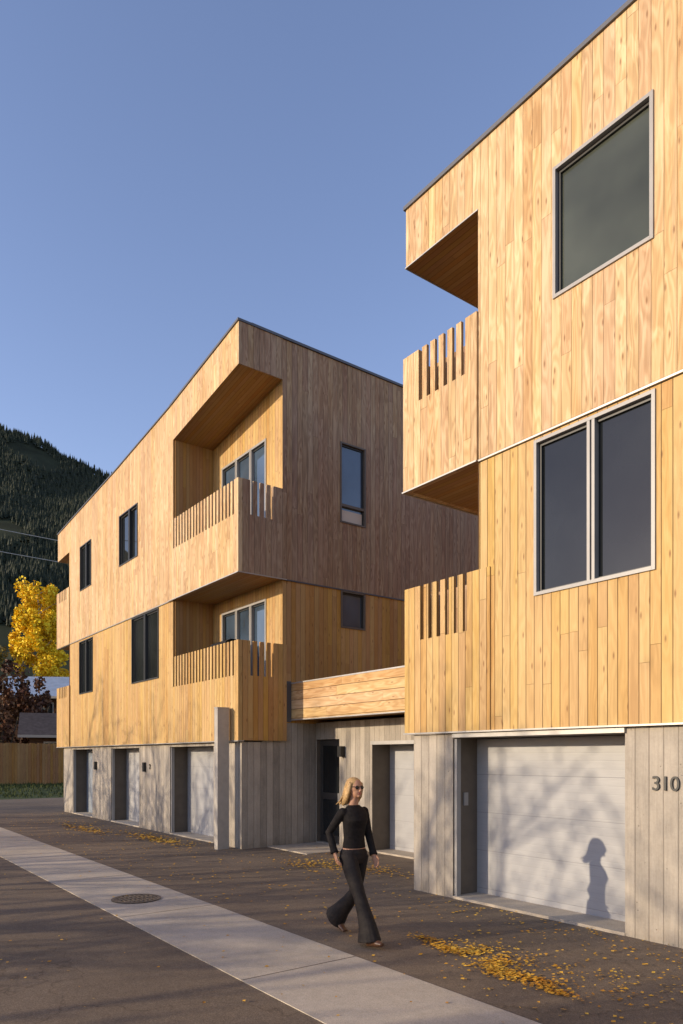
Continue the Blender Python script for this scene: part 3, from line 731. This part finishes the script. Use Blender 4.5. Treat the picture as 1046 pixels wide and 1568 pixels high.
# legs (continuous under the trousers)
loft(bm,[((0,-.085,.9),.085,.08),((.2,-.08,.5),.052,.052),((.28,-.07,.32),.05,.05),((.36,-.06,.1),.034,.034)],12)
loft(bm,[((0,.085,.9),.085,.08),((-.08,.08,.47),.052,.052),((-.22,.075,.33),.05,.05),((-.38,.07,.15),.034,.034)],12)
finish(bm,'body',skin_m,wo,.0045,3)
bm=bmesh.new()   # top
loft(bm,[((.006,0,.976),.100,.137),((.008,0,1.08),.090,.123),((.012,0,1.2),.10,.136),((.028,0,1.275),.120,.145),((.015,0,1.33),.10,.152),((.006,0,1.375),.078,.140),((.0,0,1.405),.062,.105),((.0,0,1.432),.052,.064)],24)
for S,E,Wr in ((RS_,RE_,RW_),(LS_,LE_,LW_)):
    S,E,Wr=V(S),V(E),V(Wr); ell(bm,S+V((0,0,-.002)),(.052,.050,.050),seg=16)
    loft(bm,[(S,.048,.048),(S.lerp(E,.2),.050,.050),(S.lerp(E,.4),.048,.048),(S.lerp(E,.8),.043,.043),(E,.042,.042),(E.lerp(Wr,.3),.041,.041),(E.lerp(Wr,.75),.038,.038),(E.lerp(Wr,1.0),.046,.046)],14)
finish(bm,'long_sleeve_top',cloth_m,wo,.006,3)
bm=bmesh.new()   # flared trousers
loft(bm,[((0,0,.967),.101,.140),((0,0,.93),.116,.162),((-.005,0,.86),.118,.168),((0,0,.80),.09,.14)],24)
loft(bm,[((0,-.085,.9),.105,.092),((.1,-.085,.7),.090,.084),((.2,-.08,.5),.070,.067),((.265,-.07,.34),.080,.074),((.315,-.062,.20),.105,.088),((.345,-.06,.045),.145,.11)],18)
loft(bm,[((0,.085,.9),.105,.092),((-.04,.082,.68),.090,.084),((-.08,.08,.47),.070,.067),((-.19,.076,.36),.080,.074),((-.31,.07,.25),.100,.088),((-.43,.07,.135),.14,.11)],18)
finish(bm,'flared_trousers',trouser_m,wo,.0065,2)
bm=bmesh.new()   # hair
ell(bm,(-.003,0,1.642),(.098,.086,.088)); ell(bm,(-.045,0,1.59),(.075,.086,.09))
for s in (-1,1):
    loft(bm,[((.035,s*.066,1.67),.03,.022),((.018,s*.083,1.60),.034,.020),((-.015,s*.088,1.53),.042,.024),((-.055,s*.08,1.47),.036,.026),((-.095,s*.075,1.43),.018,.014)],10)
loft(bm,[((-.06,0,1.62),.05,.075),((-.09,0,1.54),.045,.082),((-.125,0,1.47),.034,.078),((-.16,.01,1.43),.016,.05)],14)
for k in range(14):
    y=random.uniform(-.08,.08); loft(bm,[((-.08,y,1.54),.014,.012),((-.13,y*1.2,1.47),.012,.010),((-.18-random.random()*.05,y*1.3,1.41+random.random()*.04),.004,.004)],6)
finish(bm,'blonde_hair',hair_m,wo,.005,2)
bm=bmesh.new()   # sunglasses
for s in (-1,1):
    ell(bm,(.103,s*.031,1.622),(.009,.026,.021),seg=12)
    loft(bm,[((.100,s*.052,1.63),.004,.004),((.05,s*.076,1.628),.004,.004),((.01,s*.08,1.62),.004,.004)],6,up=V((0,0,1)))
loft(bm,[((.110,-.012,1.628),.004,.004),((.110,.012,1.628),.004,.004)],6,up=V((0,0,1)))
bmesh.ops.recalc_face_normals(bm,faces=bm.faces); me=bpy.data.meshes.new('sunglasses'); bm.to_mesh(me); bm.free(); me.materials.append(lens_m)
o=bpy.data.objects.new('sunglasses',me); COL.objects.link(o); o.parent=wo
bm=bmesh.new(); ell(bm,(.108,0,1.557),(.008,.022,.008),seg=10); me=bpy.data.meshes.new('mouth'); bm.to_mesh(me); bm.free(); me.materials.append(lip_m)
o=bpy.data.objects.new('mouth',me); COL.objects.link(o); o.parent=wo
bm=bmesh.new()   # boots
loft(bm,[((.335,-.06,.05),.045,.036),((.40,-.06,.05),.046,.038),((.48,-.06,.05),.036,.042),((.55,-.06,.055),.020,.026)],12,up=V((0,0,1)))
loft(bm,[((.345,-.06,.10),.04,.035),((.335,-.06,.03),.03,.03),((.33,-.06,.0),.026,.026)],10)
loft(bm,[((-.415,.07,.16),.040,.034),((-.37,.07,.11),.042,.037),((-.31,.07,.055),.034,.042),((-.24,.07,.022),.018,.036)],12,up=V((0,0,1)))
loft(bm,[((-.42,.07,.15),.026,.026),((-.455,.07,.09),.016,.016)],10)
finish(bm,'boots',shoe_m,wo,.006,2)

# ================================================================ LIGHT, SKY, CAMERA
el=math.radians(13.8); hx,hy=.321,.947
L=Vector((hx*math.cos(el),hy*math.cos(el),-math.sin(el)))
sd=bpy.data.lights.new('sun','SUN'); sd.energy=4.8; sd.angle=math.radians(.5); sd.color=(1,.83,.60)
so=bpy.data.objects.new('sun',sd); COL.objects.link(so); so.rotation_euler=L.to_track_quat('-Z','Y').to_euler(); so.location=(-20,-40,20)
wd=bpy.data.worlds.new('World'); scene.world=wd; wd.use_nodes=True; nt=wd.node_tree
sk=nt.nodes.new('ShaderNodeTexSky'); sk.sky_type='NISHITA'; sk.sun_disc=False; sk.sun_elevation=el; sk.sun_rotation=math.atan2(-hx,-hy)%(2*math.pi)
sk.altitude=0; sk.air_density=1.0; sk.dust_density=.35; sk.ozone_density=1.0
bg=nt.nodes['Background']; bg.inputs[1].default_value=.15
gm=nt.nodes.new('ShaderNodeMix'); gm.data_type='RGBA'; gm.blend_type='MULTIPLY'; gm.inputs[0].default_value=1; gm.inputs[7].default_value=(1.72,1.56,1.82,1)
nt.links.new(sk.outputs[0],gm.inputs[6]); nt.links.new(gm.outputs[2],bg.inputs[0])
cd=bpy.data.cameras.new('camera'); cam=bpy.data.objects.new('camera',cd); COL.objects.link(cam); scene.camera=cam
cam.location=(0,0,1.95); cam.rotation_euler=(math.pi/2,0,math.atan2(.8021,.5972))
cd.sensor_fit='HORIZONTAL'; cd.sensor_width=36; cd.lens=36*1100/1046; cd.shift_y=375/1046; cd.clip_start=.1; cd.clip_end=8000
